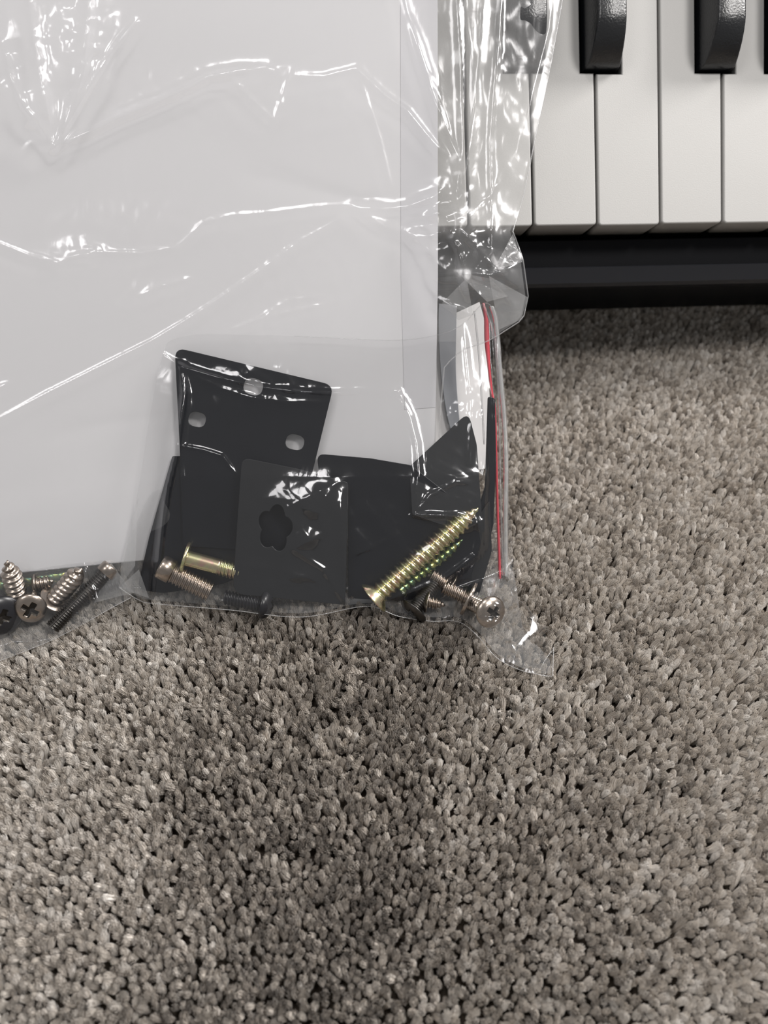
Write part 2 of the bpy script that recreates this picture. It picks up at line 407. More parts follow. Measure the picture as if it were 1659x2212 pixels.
def plate(name, fr, outline, thick, m, parent=None, r_px=0, holes=(), bev=.00015):
    cu = bpy.data.curves.new(name, 'CURVE'); cu.dimensions = '2D'; cu.fill_mode = 'BOTH'
    cu.extrude = thick/2-bev; cu.bevel_depth = bev; cu.bevel_resolution = 1; cu.offset = -bev
    for poly in [rounded(outline, r_px)]+list(holes):
        sp = cu.splines.new('POLY'); sp.points.add(len(poly)-1); sp.use_cyclic_u = True
        for q, p in zip(sp.points, poly):
            a = fr.px(*p); q.co = (a[0], a[1], 0, 1)
    tmp = bpy.data.objects.new('tmp', cu); COL.objects.link(tmp)
    dg = bpy.context.evaluated_depsgraph_get(); me = bpy.data.meshes.new_from_object(tmp.evaluated_get(dg))
    bpy.data.objects.remove(tmp); me.name = name; me.materials.clear()
    o = link(name, me, m)
    o.matrix_world = fr.mat() @ Matrix.Translation((0, 0, -thick/2))
    if parent: world_child(o, parent)
    return o
def top(o, **k): return tag(o, **k)

board = tag(empty('white_board', BO), 'large plain white panel in a clear plastic bag, leaning over the keyboard', 'board')
fb = Frame(BO, BN)
plate('panel', fb, [(-260, -420), (944, -420), (946, 600), (938, 1147), (0, 1243), (-260, 1268)], .003, M['board'], board, bev=.0004)
fb2 = Frame(BO+BN*.00012, BN)
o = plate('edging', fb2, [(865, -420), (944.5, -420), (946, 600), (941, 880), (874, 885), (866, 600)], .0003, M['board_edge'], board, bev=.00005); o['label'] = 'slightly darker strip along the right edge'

fs_ = Frame(BO-BN*.010, Vector((.12, -.60, .79)))
sh = plate('paper_sheet', fs_, [(800, 720), (955, 690), (1036, 652), (1049, 700), (1058, 860), (1060, 1010), (800, 1060)], .0004, M['sheet'])
tag(sh, 'plain white sheet showing past the right edge of the board', 'sheet')
fs2 = Frame(BO-BN*.008, Vector((.12, -.60, .79)))
L_ = spline([(948, 655), (947, 700), (952, 800), (966, 900), (985, 960)], 6); R_ = spline([(987, 660), (986, 700), (985, 800), (992, 900), (1000, 960)], 6)
st = plate('grey_band', fs2, [tuple(p) for p in L_]+[tuple(p) for p in R_[::-1]], .0008, M['band'])  # thin curved grey strip past the board's right edge
tag(st, 'smooth grey curved band between the board and the red zip line', 'band')

# ------------------------------------------------------------------ films
def rid(X, Y, pts, amp, w, asym=0):
    d = np.full(X.shape, 1e9); sd = np.zeros(X.shape); taper = np.ones(X.shape)
    tot = sum(math.dist(pts[i], pts[i+1]) for i in range(len(pts)-1)); acc = 0
    for (x0, y0), (x1, y1) in zip(pts[:-1], pts[1:]):
        L = math.hypot(x1-x0, y1-y0); t = np.clip(((X-x0)*(x1-x0)+(Y-y0)*(y1-y0))/(L*L), 0, 1)
        dx = X-(x0+t*(x1-x0)); dy = Y-(y0+t*(y1-y0)); dd = np.hypot(dx, dy); mk = dd < d
        s = np.sign((x1-x0)*dy-(y1-y0)*dx)
        d = np.where(mk, dd, d); sd = np.where(mk, s, sd)
        u = (acc+t*L)/tot; taper = np.where(mk, np.clip(np.minimum(u, 1-u)*6, 0, 1), taper); acc += L
    ww = w*np.where(sd > 0, 1+asym, 1-asym)
    return amp*(.35+.65*taper)*(np.exp(-(d/ww))*.6+np.exp(-(d/ww)**2)*.4)
def crumple(X, Y, cx, cy, rx, ry, amp, lam, seed, n=7):
    g = np.random.default_rng(seed); h = np.zeros(X.shape)
    for k in range(n):
        a = g.uniform(0, math.pi); l = lam*g.uniform(.7, 2.2); ph = g.uniform(0, 1)
        wx = X+lam*.5*np.sin(Y/lam*.7+k); u = (wx*math.cos(a)+Y*math.sin(a))/l+ph
        h += np.abs((u % 1)-.5)*2*l/lam
    m = np.exp(-(((X-cx)/rx)**2+((Y-cy)/ry)**2)**1.5)
    return amp*h/n*m
def wav(X, Y, lx, ly, seed, amp):
    g = np.random.default_rng(seed); h = 0
    for k in range(6):
        a, b, p = g.uniform(.5, 1.5)/lx*g.choice([-1, 1]), g.uniform(.5, 1.5)/ly, g.uniform(0, 6.28)
        h = h+np.sin(6.283*(a*X+b*Y)+p)
    return amp*h/6
BASEp = np.array(CAM)
def film(name, X, Y, Hh, m, parent, zmin=.0012):
    D = (np.array(FWD)*F)[None, None]+np.array(RGT)[None, None]*(X-W/2)[..., None]-np.array(UPV)[None, None]*(Y-H/2)[..., None]
    n = np.array(BN); o = np.array(BO)
    tb = ((o-BASEp)@n+Hh)/(D@n)
    zz = zmin if np.isscalar(zmin) else zmin
    tz = (zz-BASEp[2])/D[..., 2]
    t = np.minimum(tb, tz)
    P = BASEp+D*t[..., None]
    ob = link(name, grid_mesh(name, P), m, None, True)
    if parent: world_child(ob, parent)
    return ob, P
mm = .001
# outer bag over the board
er = np.array([(-200, 1240), (0, 1215), (140, 1190), (280, 1160), (420, 1132), (500, 1108), (560, 1130), (640, 1141), (690, 1130), (712, 1095), (735, 1060), (755, 1000), (790, 960), (900, 950), (1150, 944), (1235, 942)], float)
el_top = -200
ry = np.arange(-200, 1236, 3.5); ncol = 400
xr = np.interp(ry, er[:, 0], er[:, 1]); xl = -230.
U = np.linspace(0, 1, ncol)
X = xl+(xr[:, None]-xl)*U[None]; Y = np.repeat(ry[:, None], ncol, 1)
Y = np.minimum(Y, 1243-.107*X-1)
Hh = np.full(X.shape, 1.7*mm)+wav(X, Y, 700, 500, 3, .9*mm)
Hh += np.clip((X-950)/200, 0, 1)*4.5*mm
R_list = [
 ([(118, 318), (190, 285), (250, 255), (330, 222), (400, 190), (450, 165), (520, 152), (575, 146)], 1.7, 15, .2),
 ([(118, 318), (90, 275), (55, 235), (25, 170), (5, 90)], 1.1, 9, 0),
 ([(118, 318), (145, 270), (185, 200), (240, 110), (295, 45)], .9, 7, 0),
 ([(105, 318), (105, 262), (85, 150), (70, 40), (60, -60)], 1.8, 16, 0), ([(118, 318), (150, 240), (180, 150), (200, -60)], 1.5, 14, 0),
 ([(125, 568), (170, 550), (205, 545), (300, 547), (385, 535)], .5, 8, .2),
 ([(385, 535), (440, 480), (500, 466), (580, 460), (680, 447), (765, 442)], .35, 6, 0),
 ([(-60, 500), (0, 528), (60, 552), (125, 568)], .5, 7, 0),
 ([(765, 447), (830, 452), (880, 447), (935, 425), (960, 405)], .9, 11, 0),
 ([(765, 447), (830, 490), (890, 505), (925, 540), (950, 580)], .6, 12, 0),
 ([(640, 165), (700, 165), (770, 148), (830, 205), (880, 240), (920, 290), (950, 325), (985, 350)], .5, 7, 0),
 ([(858, -60), (880, 30), (905, 90), (925, 150), (950, 195)], .45, 11, 0),
 ([(890, 60), (940, 220), (965, 280)], .5, 7, 0),
 ([(500, 170), (545, 215), (592, 262), (612, 200), (628, 150)], .3, 5, 0),
 ([(-30, 920), (100, 850), (230, 785), (330, 735), (430, 675), (540, 600), (650, 520), (760, 460)], .4, 7, .3),
 ([(-30, 850), (20, 828)], .4, 6, 0),
 ([(300, 640), (350, 618), (420, 600)], .4, 8, 0),
 ([(560, 690), (620, 650), (700, 640)], .3, 6, 0),
 ([(480, 720), (560, 690), (690, 660), (740, 650)], .25, 6, 0),
 ([(120, 925), (250, 905), (420, 890)], -.3, 20, 0),
 ([(-30, 1110), (60, 1080), (200, 1055), (330, 1040)], .5, 34, 0),
 ([(0, 1170), (120, 1130), (230, 1085)], .3, 30, 0),
 ([(560, 350), (680, 395), (780, 425), (860, 420)], -.5, 18, 0),
 ([(770, 145), (820, 300), (850, 430)], .15, 5, 0),
 # loose film right of the board
 ([(1195, -60), (1185, 60), (1150, 200), (1120, 330), (1060, 420), (990, 480)], .5, 6, 0),
 ([(985, -60), (995, 120), (998, 260), (1000, 440)], 1.1, 12, 0),
 ([(1045, -60), (1040, 60), (1028, 200), (1012, 330), (1012, 470)], 1.4, 18, 0),
 ([(1085, -60), (1075, 110), (1060, 300), (1062, 470), (1060, 590)], 1.0, 8, 0),
 ([(940, 200), (965, 280), (990, 345), (985, 450)], 1.0, 8, 0),
 ([(960, 470), (990, 540), (1000, 590), (1015, 640)], 2.0, 10, 0),
 ([(1000, 500), (1040, 545), (1080, 590), (1120, 620)], 2.4, 12, 0),
 ([(945, 600), (1000, 590), (1060, 595), (1110, 575)], 2.6, 10, 0),
 ([(1060, 595), (1110, 660), (1100, 720)], 1.6, 8, 0),
 ([(1000, 590), (1035, 640), (1015, 680), (950, 650)], 1.6, 8, 0),
]
for pts, a, w, s in R_list: Hh += rid(X, Y, pts, a*mm*(1.7 if pts[0][0] < 940 else 1), w, s)
CR = [(85, 60, 150, 180, 7.0, 150, 1), (40, 190, 90, 120, 3.6, 60, 2), (170, 60, 70, 90, 2.5, 40, 3), (670, 210, 140, 70, .5, 26, 4),
      (650, 560, 160, 60, .35, 22, 5), (700, 640, 120, 70, .4, 22, 6), (590, 720, 60, 60, .5, 20, 16), (1030, 560, 85, 110, 7, 60, 7), (950, 480, 60, 80, 3.2, 36, 8),
      (1060, 300, 100, 240, 1.0, 110, 9), (1100, 180, 50, 120, .5, 28, 17), (400, 470, 260, 40, .35, 26, 10), (420, 200, 200, 60, .5, 30, 11), (350, 640, 120, 60, .35, 26, 12),
      (160, 1010, 60, 60, .35, 22, 13), (180, 540, 60, 25, .8, 20, 14)]
for cx, cy, rx, ry_, a, l, sd in CR: Hh += crumple(X, Y, cx, cy, rx, ry_, a*mm, l, sd)
obag = tag(empty('plastic_bag', BO), 'large clear crinkled plastic bag wrapped around the white board', 'plastic bag')
ob, P = film('front_film', X, Y, Hh, M['film'], obag)
# its folded right edge
eg = link('folded_edge', tube_mesh('folded_edge', [Vector(p) for p in P[:, -1][::4]], .0002, 6), M['seam_soft'], None, True); world_child(eg, obag)
mk = slice(0, None, 4)
Xb = 940+(xr[::4, None]-6-940)*np.linspace(0, 1, 60)[None]; Yb = np.repeat(ry[::4, None], 60, 1)
keep = (ry[::4] < 740); Xb = Xb[keep]; Yb = Yb[keep]
Hb = np.full(Xb.shape, -12*mm)+crumple(Xb, Yb, 1040, 300, 200, 600, 4*mm, 70, 31)+rid(Xb, Yb, [(1000, -60), (1025, 200), (1000, 430)], 3*mm, 12)
film('back_film', Xb, Yb, Hb, M['film_back'], obag)

def station_film(stations, n_col, n_row, bulge=None):
    S = spline([tuple(a)+tuple(b) for a, b in stations], 12); S = np.array(S)
    d = np.r_[0, np.cumsum(np.hypot(np.diff(S[:, 0]+S[:, 2]), np.diff(S[:, 1]+S[:, 3]))+1e-6)]
    u = np.linspace(0, d[-1], n_col); T = np.stack([np.interp(u, d, S[:, k]) for k in range(4)], -1)
    v = np.linspace(0, 1, n_row)[:, None]
    X = T[None, :, 0]*(1-v)+T[None, :, 2]*v; Y = T[None, :, 1]*(1-v)+T[None, :, 3]*v
    return X, Y, v
# hardware zip bag
zb = tag(empty('zip_bag', onz(700, 1310)), 'clear zip bag holding black brackets and screws, red zip line at its right', 'zip bag')
stn = [((296, 1075), (256, 1268)), ((345, 790), (300, 1296)), ((392, 728), (335, 1304)), ((560, 724), (500, 1318)), ((720, 730), (650, 1333)),
       ((860, 735), (790, 1310)), ((950, 722), (860, 1331)), ((1000, 700), (930, 1342)), ((1045, 655), (990, 1343)), ((1068, 680), (1032, 1374)),
       ((1082, 780), (1072, 1420)), ((1092, 950), (1120, 1446)), ((1097, 1250), (1160, 1456)), ((1140, 1312), (1180, 1460)), ((1196, 1398), (1194, 1461))]
X, Y, v = station_film(stn, 420, 300)
def bagH(X, Y):
    h = 2.5*mm+9.5*mm*np.clip((Y-690)/340, 0, 1)**1.15*np.clip((X-290)/110, 0, 1)**.7*np.clip((1130-X)/90, 0, 1)**.7
    h += 2.2*mm*np.exp(-(((X-860)/200)**2+((Y-1200)/110)**2))
    return h
Hz = bagH(X, Y)+wav(X, Y, 260, 300, 12, .5*mm)
ZR = [([(310, 752), (350, 765), (392, 792), (470, 815), (560, 836), (640, 846), (718, 850), (860, 845)], 1.2, 7, 0),
 ([(392, 790), (398, 850), (392, 900), (380, 985), (362, 1060), (350, 1150), (342, 1230), (336, 1298)], 3.6, 9, 0),
 ([(860, 845), (885, 900), (900, 960), (905, 1020), (896, 1112)], 1.2, 8, 0),
 ([(896, 1112), (940, 1112), (985, 1114), (1030, 1128)], 2.0, 7, .3),
 ([(896, 1112), (930, 1070), (985, 1040), (1020, 1045)], 1.0, 7, 0),
 ([(745, 1300), (742, 1200), (735, 1120), (740, 1060)], 1.2, 9, 0),
 ([(745, 1300), (720, 1265), (700, 1230), (640, 1190)], .9, 8, 0),
 ([(600, 1110), (650, 1080), (700, 1055), (735, 1040)], 1.6, 26, 0), ([(630, 1180), (665, 1120), (720, 1050)], 1.4, 30, 0),
 ([(640, 1090), (690, 1110), (700, 1150), (640, 1185)], 1.0, 14, 0),
 ([(385, 962), (440, 972), (480, 985), (510, 1025)], .7, 5, 0),
 ([(400, 800), (480, 840), (540, 858), (620, 868), (716, 868)], .9, 10, 0),
 ([(1015, 1090), (1040, 1150), (1028, 1200), (960, 1250), (870, 1285), (820, 1300)], 1.6, 9, 0),
 ([(880, 1220), (940, 1180), (1000, 1140), (1040, 1130)], 1.2, 12, 0),
 ([(1040, 900), (1052, 1000), (1045, 1100), (1048, 1180)], 1.0, 6, 0),
 ([(760, 1200), (810, 1180), (850, 1160)], .6, 8, 0),
 ([(1195, 1400), (1180, 1420), (1160, 1458)], 1.6, 8, 0),
 ([(1188, 1405), (1165, 1430), (1130, 1448)], 1.4, 6, 0),
 ([(1000, 1300), (1050, 1345), (1035, 1375)], .8, 8, 0),
 ([(1074, 700), (1084, 860), (1084, 1050), (1090, 1250)], 1.0, 5, 0),
 ([(1060, 670), (1072, 860), (1073, 1050), (1082, 1250)], 1.0, 5, 0),
 ([(520, 1220), (600, 1230), (700, 1260)], .5, 10, 0), ([(560, 1290), (620, 1250), (700, 1240)], .5, 10, 0),
 ([(1000, 700), (1020, 900), (1015, 1000)], .9, 8, 0)]
for pts, a, w, s in ZR: Hz += rid(X, Y, pts, a*mm, w, s)
for cx, cy, rx, ry_, a, l, sd in [(650, 1120, 110, 90, 2.2, 52, 41), (870, 1150, 150, 120, 1.3, 44, 42), (560, 840, 150, 60, 1.0, 34, 43), (1000, 880, 60, 60, 1.0, 26, 44),
                                  (960, 1060, 90, 80, .9, 34, 45), (620, 1260, 160, 60, .9, 38, 46), (1140, 1400, 80, 70, .8, 34, 47), (420, 1230, 90, 70, .9, 30, 48)]:
    Hz += crumple(X, Y, cx, cy, rx, ry_, a*mm, l, sd)
# the free corner lies on the carpet, the pouch bottom is lifted by the screws in it
zlift = (.0012+.0075*np.clip((1330-Y)/60, 0, 1)+.0135*np.exp(-(((X-1062)/60)**2+((Y-1325)/58)**2)**1.5) + .0010*np.exp(-(((X-1130)/60)**2+((Y-1400)/50)**2))
         + rid(X, Y, ZR[15][0], .0016, 8)+rid(X, Y, ZR[16][0], .0012, 7)+crumple(X, Y, 1140, 1400, 90, 80, .0010, 40, 47))
ob, Pz = film('front_film', X, Y, Hz, M['film_zip'], zb, zlift)
bot = [Vector(p) for p in Pz[-1][::3]]
e1 = link('bottom_seam', tube_mesh('bottom_seam', bot, .00013, 6), M['seam_soft'], None, True); world_child(e1, zb)
rt = [Vector(p) for p in Pz[:, -1][::6]]
e2 = link('corner_edge', tube_mesh('corner_edge', rt, .00013, 6), M['seam_soft'], None, True); world_child(e2, zb)
tp = [Vector(p) for p in Pz[0][::3]]
e3 = link('top_edge', tube_mesh('top_edge', tp[45:-3], .00016, 6), M['film'], None, True); world_child(e3, zb)
Hbk = np.full(X[::5, ::5].shape, .6*mm)
film('back_film', X[170::5, ::5], np.minimum(Y[170::5, ::5], 1455), Hbk[34:], M['film_back'], zb, .0007)
# zip: red line and the thick white lips at the right
def strip(name, cl, w0, m, h, parent, wob=0, thick=.0004):
    C = spline(cl, 8); L = []; Rr = []
    for i, c in enumerate(C):
        t = i/(len(C)-1); w = w0(t) if callable(w0) else w0
        L.append((c[0]-w/2, c[1])); Rr.append((c[0]+w/2, c[1]))
    V = []; n = len(C)
    for l, r in zip(L, Rr):
        hh = h
        a = near(l[0], l[1], hh); b = near(r[0], r[1], hh); V += [a, (a+b)/2+BN*thick, b, (a+b)/2-BN*thick*.3]
    Fc = []
    for i in range(n-1):
        for k in range(4): Fc.append((i*4+k, i*4+(k+1) % 4, (i+1)*4+(k+1) % 4, (i+1)*4+k))
    Fc += [(3, 2, 1, 0), tuple((n-1)*4+k for k in range(4))]
    o = link(name, mesh(name, V, Fc), m, None, True); world_child(o, parent); return o
o = strip('zip_line', [(1044, 655), (1050, 690), (1052, 740), (1056, 790), (1062, 845), (1068, 880), (1071, 960), (1073, 1040), (1075, 1110), (1080, 1250)], lambda t: 6+5*math.sin(min(1, t*2.6)*math.pi)**2, M['red'], 1.2*mm, zb)
o['label'] = 'thin wavy red line of the zip'
strip('zip_lip', [(1062, 662), (1072, 700), (1080, 800), (1089, 900), (1093, 1000), (1092, 1120), (1093, 1245)], 11, M['seam'], 3.2*mm, zb, thick=.0012)
strip('zip_lip', [(1025, 672), (1034, 760), (1040, 850), (1046, 960)], 4, M['seam_soft'], 2.2*mm, zb, thick=.0008)
strip('zip_lip', [(1044, 656), (1066, 720), (1074, 800), (1078, 880), (1080, 1000), (1082, 1100), (1087, 1245)], 5, M['seam_soft'], 2.6*mm, zb, thick=.0008)

# thin upright fold of the bag left of the brackets
def fold(name, poly, h, m, parent):
    V = [near(x, y, hh) for x, y, hh in poly]
    o = link(name, mesh(name, V, [tuple(range(len(V)))]), m, None); world_child(o, parent); return o
fold('fold', [(299, 1073, 4*mm), (292, 1222, 6*mm), (258, 1268, 3*mm), (262, 1215, 3*mm), (281, 1140, 3*mm)], 0, M['seam_soft'], zb)
fold('fold', [(300, 1230, 5*mm), (322, 1292, 5*mm), (256, 1270, 3*mm)], 0, M['seam_soft'], zb)
fold('fold', [(240, 1215, 4*mm), (262, 1246, 4*mm), (204, 1302, 3*mm), (214, 1262, 3*mm)], 0, M['seam_soft'], zb)
fold('fold', [(204, 1302, 3*mm), (262, 1246, 4*mm), (290, 1280, 3*mm)], 0, M['seam_soft'], zb)

for q in ([(955, 655, 0), (1008, 600, 2*mm), (1022, 680, 2*mm), (990, 692, 0)], [(1056, 596, 1*mm), (1140, 642, 0), (1126, 690, 0), (1078, 712, 0)],
          [(988, 588, 1*mm), (1060, 602, 2*mm), (1098, 640, 1*mm), (1052, 652, 1*mm)], [(1065, 585, 1*mm), (1108, 505, 0), (1128, 566, 0)]):
    fold('fold', q, 0, M['seam_soft'], obag)

# second small bag at the left edge
lb = tag(empty('screw_bag', onz(60, 1370)), 'small clear bag of loose screws under the lower left edge of the board', 'plastic bag')
stn = [((-160, 1235), (-160, 1470)), ((-60, 1240), (-70, 1452)), ((0, 1238), (0, 1427)), ((60, 1232), (60, 1404)), ((120, 1222), (118, 1380)), ((185, 1214), (190, 1342)), ((235, 1212), (243, 1312)), ((300, 1214), (285, 1290))]
X, Y, v = station_film(stn, 200, 110)
Hl = 8*mm+0*X+wav(X, Y, 150, 120, 22, .5*mm)+crumple(X, Y, 200, 1270, 70, 60, 1.6*mm, 34, 51)+crumple(X, Y, 80, 1300, 200, 90, .8*mm, 44, 52)
Hl += rid(X, Y, [(182, 1215), (188, 1260), (205, 1300), (190, 1340)], 1.5*mm, 6)
zl = .0012+.0078*np.clip((1395-.33*X*1.0-Y)/70, 0, 1)+crumple(X, Y, 60, 1370, 160, 60, .0009, 34, 53)
ob, Pl = film('front_film', X, Y, Hl, M['film_zip'], lb, zl)
film('back_film', X[::4, ::4], Y[::4, ::4], Hl[::4, ::4]*0+.6*mm, M['film_back'], lb, .0007)
e1 = link('bottom_seam', tube_mesh('bottom_seam', [Vector(p) for p in Pl[-1][::3]], .00013, 6), M['seam_soft'], None, True); world_child(e1, lb)

# ------------------------------------------------------------------ brackets
def fr_at(px, py, h, tx=0, ty=0):  # a plane through the point h above the board at a pixel, turned by tx (about x) and ty
    n = Matrix.Rotation(R(tx), 3, 'X') @ (Matrix.Rotation(R(ty), 3, BU) @ BN); return Frame(onb(px, py, h), n)
def ell(cx, cy, a, b, rot=0, n=20, sq=2.0):
    o = []
    for k in range(n):
        t = 2*math.pi*k/n; c, s = math.cos(t), math.sin(t)
        x = a*math.copysign(abs(c)**(2/sq), c); y = b*math.copysign(abs(s)**(2/sq), s)
        o.append((cx+x*math.cos(rot)-y*math.sin(rot), cy+x*math.sin(rot)+y*math.cos(rot)))
    return o
TH_ = .0007
fA = fr_at(545, 900, 3.5*mm, 0, 1)
bA = tag(empty('bracket', fA.o), 'black metal bracket with three slotted holes standing against the white board', 'bracket', )
plate('hole_plate', fA, [(377, 750, 26), (721, 832, 22), (676, 1016, 6), (625, 1195, 10), (395, 1180, 10), (388, 965, 10)], TH_, M['bracket'], bA,
      holes=[ell(547, 835, 21, 18, .25, sq=2.6), ell(425.5, 906, 19, 16, .2, sq=2.6), ell(637, 955, 20, 16.5, .2, sq=2.6)])
fB = fr_at(420, 1150, 2.6*mm, -1, -1)
plate('flange', fB, [(372, 985, 4), (520, 985, 4), (560, 1230, 8), (480, 1262, 8), (352, 1282, 16), (296, 1273, 20), (322, 1160, 2)], TH_, M['bracket'], bA)
fC = fr_at(620, 1150, 8.6*mm, -1, 2)
bC = tag(empty('bracket', fC.o), 'black metal bracket with a flower-shaped hole, frontmost in the bag', 'bracket')
def flower(cx, cy, rx, ry_, lobes, dep, rot, n=72):
    o = []
    for k in range(n):
        t = 2*math.pi*k/n; r = 1-dep*(1-abs(math.cos(lobes*t/2+rot)))*1.0
        o.append((cx+rx*r*math.cos(t), cy+ry_*r*math.sin(t)))
    return o
plate('front_plate', fC, [(522, 988, 20), (640, 1012, 4), (752, 1042, 6), (746, 1307, 4), (502, 1283, 26)], TH_, M['bracket_lit'], bC, holes=[flower(594, 1141, 38, 52, 5, .26, .25)])
fF = fr_at(860, 1150, 6.0*mm, 0, -7)
plate('flange', fF, [(684, 980, 18), (800, 990, 4), (888, 1005, 4), (1030, 1115, 4), (1040, 1180, 10), (1005, 1285, 8), (752, 1308, 4), (752, 1045, 3), (690, 1030, 3)], TH_, M['bracket'], bC)
fD = fr_at(960, 1050, 7.6*mm, -7, -4)
bD = tag(empty('bracket', fD.o), 'black bracket corner pointing up behind the tip of the long gold screw', 'bracket')
plate('corner_plate', fD, [(1012, 890, 22), (1030, 960, 6), (1042, 1125, 6), (1000, 1150, 6), (890, 1112, 6), (884, 1008, 6)], TH_, M['bracket_lit'], bD)
fE = fr_at(1050, 1120, 4.6*mm, 0, 18)
bE = tag(empty('bracket', fE.o), 'black bracket seen nearly edge-on beside the red zip line', 'bracket')
plate('edge_plate', fE, [(1056, 856, 6), (1070, 860, 6), (1072, 1000, 4), (1066, 1135, 4), (1022, 1300, 10), (985, 1290, 8), (1010, 1180, 6), (1050, 1050, 4)], TH_*1.4, M['bracket'], bE)
plate('side_flange', fr_at(1045, 1160, 5.8*mm, 0, 6), [(1058, 1080, 8), (1063, 1190, 8), (1027, 1312, 6), (1012, 1300, 6), (1010, 1150, 6)], TH_, M['bracket_lit'], bE)

# ------------------------------------------------------------------ screws
def revolve(prof, n=40):
    V = []; Fc = []
    for r, z in prof:
        for k in range(n): V.append((r*math.cos(2*math.pi*k/n), r*math.sin(2*math.pi*k/n), z))
    for i in range(len(prof)-1):
        for k in range(n): Fc.append((i*n+k, i*n+(k+1) % n, (i+1)*n+(k+1) % n, (i+1)*n+k))
    return V, Fc
def fixn(me):
    bm = bmesh.new(); bm.from_mesh(me); bmesh.ops.remove_doubles(bm, verts=bm.verts, dist=1e-7); bmesh.ops.recalc_face_normals(bm, faces=bm.faces); bm.to_mesh(me); bm.free(); return me
def head_mesh(kind, r, hh, cross=True, size=.55):
    # z=0 underside (shank side is +z), top face towards -z
    n = 72; NR = 26; V = []; Fc = []
    for i in range(NR+1):
        q = i/NR; rr = r*q
        for k in range(n):
            a = 2*math.pi*k/n; x, y = rr*math.cos(a), rr*math.sin(a)
            if kind == 'pan': z = -hh*(1-(q**3.2)*.75) if q < 1 else -hh*.2
            elif kind == 'dome': z = -hh*math.sqrt(max(0, 1-(q*.97)**2))
            elif kind == 'flat': z = -hh
            else: z = -hh*(1-.12*max(0, (q-.85)/.15)**2)
            if cross:
                w = .085*2*r*size/.55; L = size*r
                ax, ay = abs(x), abs(y); inside = (ax < w/1.0 and ay < L) or (ay < w/1.0 and ax < L)
                if inside: z += min(hh*.75, .0011)*(1-.7*max(ax, ay)/L)+.0002
            V.append((x, y, z))
    MI = []
    for i in range(NR):
        for k in range(n):
            Fc.append((i*n+k, i*n+(k+1) % n, (i+1)*n+(k+1) % n, (i+1)*n+k))
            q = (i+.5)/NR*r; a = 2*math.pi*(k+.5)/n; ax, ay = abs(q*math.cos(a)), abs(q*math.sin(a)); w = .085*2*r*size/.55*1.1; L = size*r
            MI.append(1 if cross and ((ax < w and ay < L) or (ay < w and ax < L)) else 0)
    b = NR*n
    if kind == 'flat': low = [(r*1.0, -hh+.0004), (r*.38, hh*.9)]
    elif kind == 'cyl': low = [(r, -.0001), (r*.96, 0), (r*.4, 0)]
    else: low = [(r*1.0, -hh*.1), (r*.96, 0), (r*.4, .0001)]
    for rr, z in low:
        s = len(V)
        for k in range(n): V.append((rr*math.cos(2*math.pi*k/n), rr*math.sin(2*math.pi*k/n), z))
        for k in range(n): Fc.append((b+k, b+(k+1) % n, s+(k+1) % n, s+k))
        b = s
    me = mesh('head', V, Fc)
    me.polygons.foreach_set('material_index', MI+[0]*(len(Fc)-len(MI))); return fixn(me)
def thread_mesh(L, r, pitch, depth, point=0, start=0, n=20, per=7, rend=None):
    steps = int(L/pitch*per); V = []; Fc = []
    for i in range(steps+1):
        z = L*i/steps
        for k in range(n):
            a = k/n; ph = ((z/pitch-a) % 1); tri = abs(ph-.5)*2
            prof = min(1, max(0, (tri-.22)/.62))
            env = 1
            if point and z > L-point: env = max(.02, (L-z)/point)**.8
            tf = 1 if z > start else 0
            rr = (r-depth)*env + depth*prof*tf*(env**.5)
            if z <= start: rr = r-depth*.6
            V.append((rr*math.cos(a*2*math.pi), rr*math.sin(a*2*math.pi), z))
    for i in range(steps):
        for k in range(n): Fc.append((i*n+k, i*n+(k+1) % n, (i+1)*n+(k+1) % n, (i+1)*n+k))
    Fc.append(tuple(steps*n+k for k in range(n)))
    return fixn(mesh('shank', V, Fc))
def screw(label, a, b, r, hr, hh, m, head='pan', pitch=.0013, depth=.0007, point=0, start=0, roll=0, name='screw', group=None, hm=None, cross=True, washer=False, cat='screw', size=.55):
    a = Vector(a); b = Vector(b); z = (b-a); L = z.length; q = z.to_track_quat('Z', 'Y')
    t = empty(name, mat=Matrix.Translation(a) @ q.to_matrix().to_4x4() @ Matrix.Rotation(roll, 4, 'Z'))
    tag(t, label, cat, group)
    link('head', head_mesh(head, hr, hh, cross, size), hm or m, t, True).data.materials.append(M['recess'])
    link('shank', thread_mesh(L, r, pitch, depth, point, start), m, t, True)
    if washer:
        V, Fc = revolve([(r*1.05, .0001), (hr*1.25, .0001), (hr*1.3, .0004), (hr*1.25, .0007), (r*1.05, .0007), (r*1.05, .0001)])
        link('flange', fixn(mesh('flange', V, Fc)), m, t, True)
    return t
G = M['gold']; NK = M['nickel']; BS = M['black_steel']
SG = 'screws in the zip bag'; SL = 'screws in the left bag'
z_ = lambda x, y, z: onz(x, y, z)
h_ = lambda x, y, h: onb(x, y, h*mm)
# long gold wood screw and its twin under the dark fold
screw('long gold wood screw with a coarse thread lying diagonally in front of the brackets', h_(815, 1285, 11.8), h_(1033, 1097, 12.5), .0035, .0058, .0018, G, 'flat', .0021, .0008, .0075, 0, .6, group=SG)
screw('second gold screw, dull green behind the film just below the long gold one', h_(872, 1268, 9.3), h_(1000, 1165, 9.6), .0024, .0030, .0016, M['gold_green'], 'flat', .0022, .0007, .006, 0, .6, group=SG)
# gold bolt with disc head
screw('short gold bolt with a thin disc head, left of the flower-hole bracket', h_(404, 1206, 7.5), h_(516, 1236, 6.6), .0029, .0052, .0011, M['gold'], 'cyl', .0012, .0004, 0, .0105, 0, group=SG, cross=False)
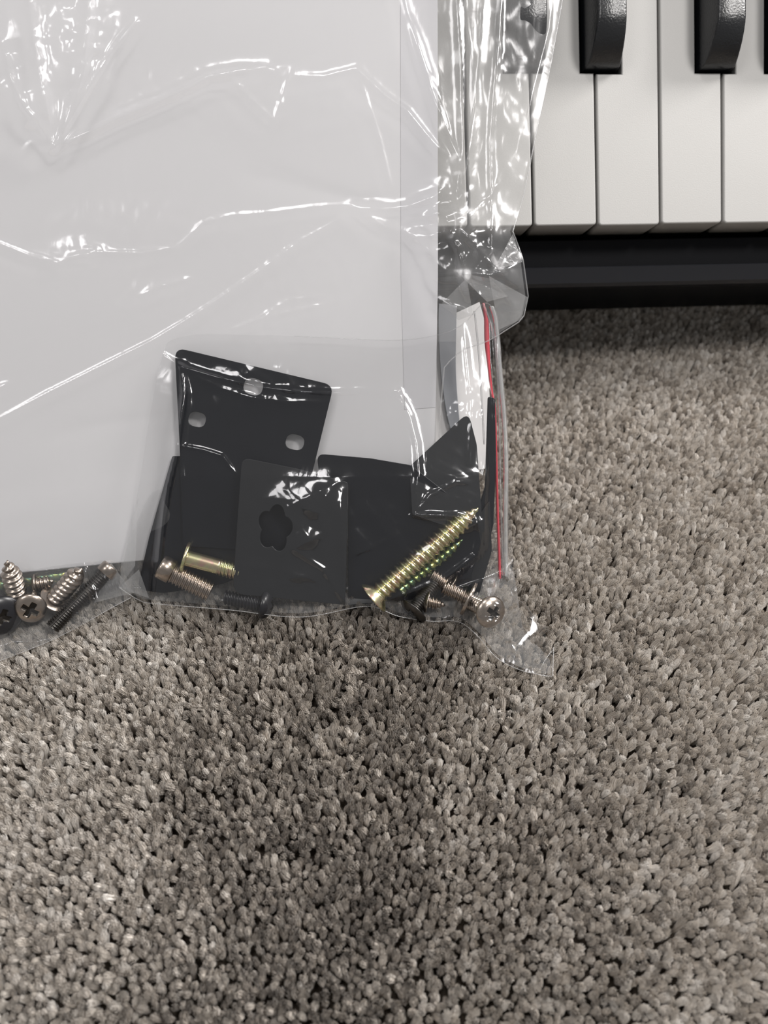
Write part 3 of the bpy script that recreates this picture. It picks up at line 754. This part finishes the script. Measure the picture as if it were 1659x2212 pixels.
# brown cap screw under it
screw('dark brown short screw below the gold bolt', h_(372, 1236, 7.2), h_(455, 1278, 6.4), .0036, .0040, .0045, NK, 'cyl', .0012, .0005, 0, 0, .3, group=SG, hm=NK)
screw('black round-headed screw under the lower left corner of the front bracket', z_(566, 1306, .0052), z_(486, 1290, .0062), .0025, .0046, .0038, M['black_paint'], 'dome', .0011, .0006, 0, 0, .3, group=SG)
# silver-brown screws at the right bottom
screw('pan-head screw with a cross recess poking out at the lower right of the zip bag', z_(1058, 1321, .0098), z_(1013, 1299, .0010), .0027, .0052, .0027, NK, 'dome', .0014, .0006, 0, 0, 1.0, group=SG, size=.46)
screw('dark nickel screw standing on its wide head between the gold screw and the pan-head screw', z_(1009, 1292, .0068), z_(960, 1268, .0080), .0025, .0058, .0012, NK, 'cyl', .0012, .0005, 0, 0, .2, group=SG)
screw('dark nickel screw lying with its head up under the gold screw', h_(968, 1266, 8.6), h_(915, 1228, 7.6), .0024, .0048, .0016, NK, 'pan', .0013, .0006, .003, 0, .2, group=SG)
screw('screw standing upside down on its flat head at the bottom of the zip bag', z_(894, 1318, .0035), h_(940, 1262, 8.0), .0027, .0052, .0018, BS, 'pan', .0008, .0004, 0, 0, .2, group=SG)
screw('small pointed nickel screw beside the flat-headed one at the bag bottom', z_(925, 1300, .0045), z_(962, 1308, .004), .0022, .0038, .0016, NK, 'pan', .0012, .0006, .003, 0, .2, group=SG)

# left bag
screw('gold and green bolt along the lower edge of the white board', z_(-60, 1276, .0060), z_(172, 1238, .0060), .0026, .0050, .0016, M['gold_green'], 'cyl', .0042, .0003, 0, 0, 0, group=SL, cross=False)
screw('nickel wood screw at the left with its point turned up', z_(40, 1292, .0055), h_(15, 1211, 8.5), .0033, .0048, .0018, NK, 'pan', .0021, .0011, .0055, 0, .3, group=SL)
screw('nickel pan-head screw showing its cross recess, head toward the viewer', z_(67, 1313, .0088), z_(84, 1270, .0010), .0022, .0050, .0020, NK, 'dome', .0013, .0006, 0, 0, .8, group=SL)
screw('nickel screw tilted to the upper right beside the fine-threaded bolt', z_(121, 1294, .0062), h_(176, 1228, 9.0), .0032, .0052, .0016, NK, 'pan', .0021, .0010, .004, 0, .3, group=SL)
screw('fine-threaded dark machine screw lying diagonally at the front of the left bag', z_(226, 1240, .0110), z_(113, 1356, .0050), .0025, .0032, .0034, BS, 'cyl', .00085, .0004, 0, 0, .3, group=SL, hm=NK)
screw('black screw head with a white-edged cross at the left edge of the picture', z_(2, 1328, .0090), z_(-16, 1290, .001), .0024, .0066, .0028, M['black_paint'], 'dome', .0012, .0005, 0, 0, .9, group=SL, size=.4)
screw('small nickel screw half hidden behind the two tilted ones', z_(80, 1262, .0085), z_(118, 1256, .008), .0024, .0036, .0016, NK, 'pan', .0012, .0005, .002, 0, .3, group=SL)
screw('black screw lying under the fine-threaded machine screw', z_(188, 1282, .0050), z_(262, 1258, .005), .0024, .0036, .0020, M['black_paint'], 'dome', .0012, .0005, 0, 0, .3, group=SL)
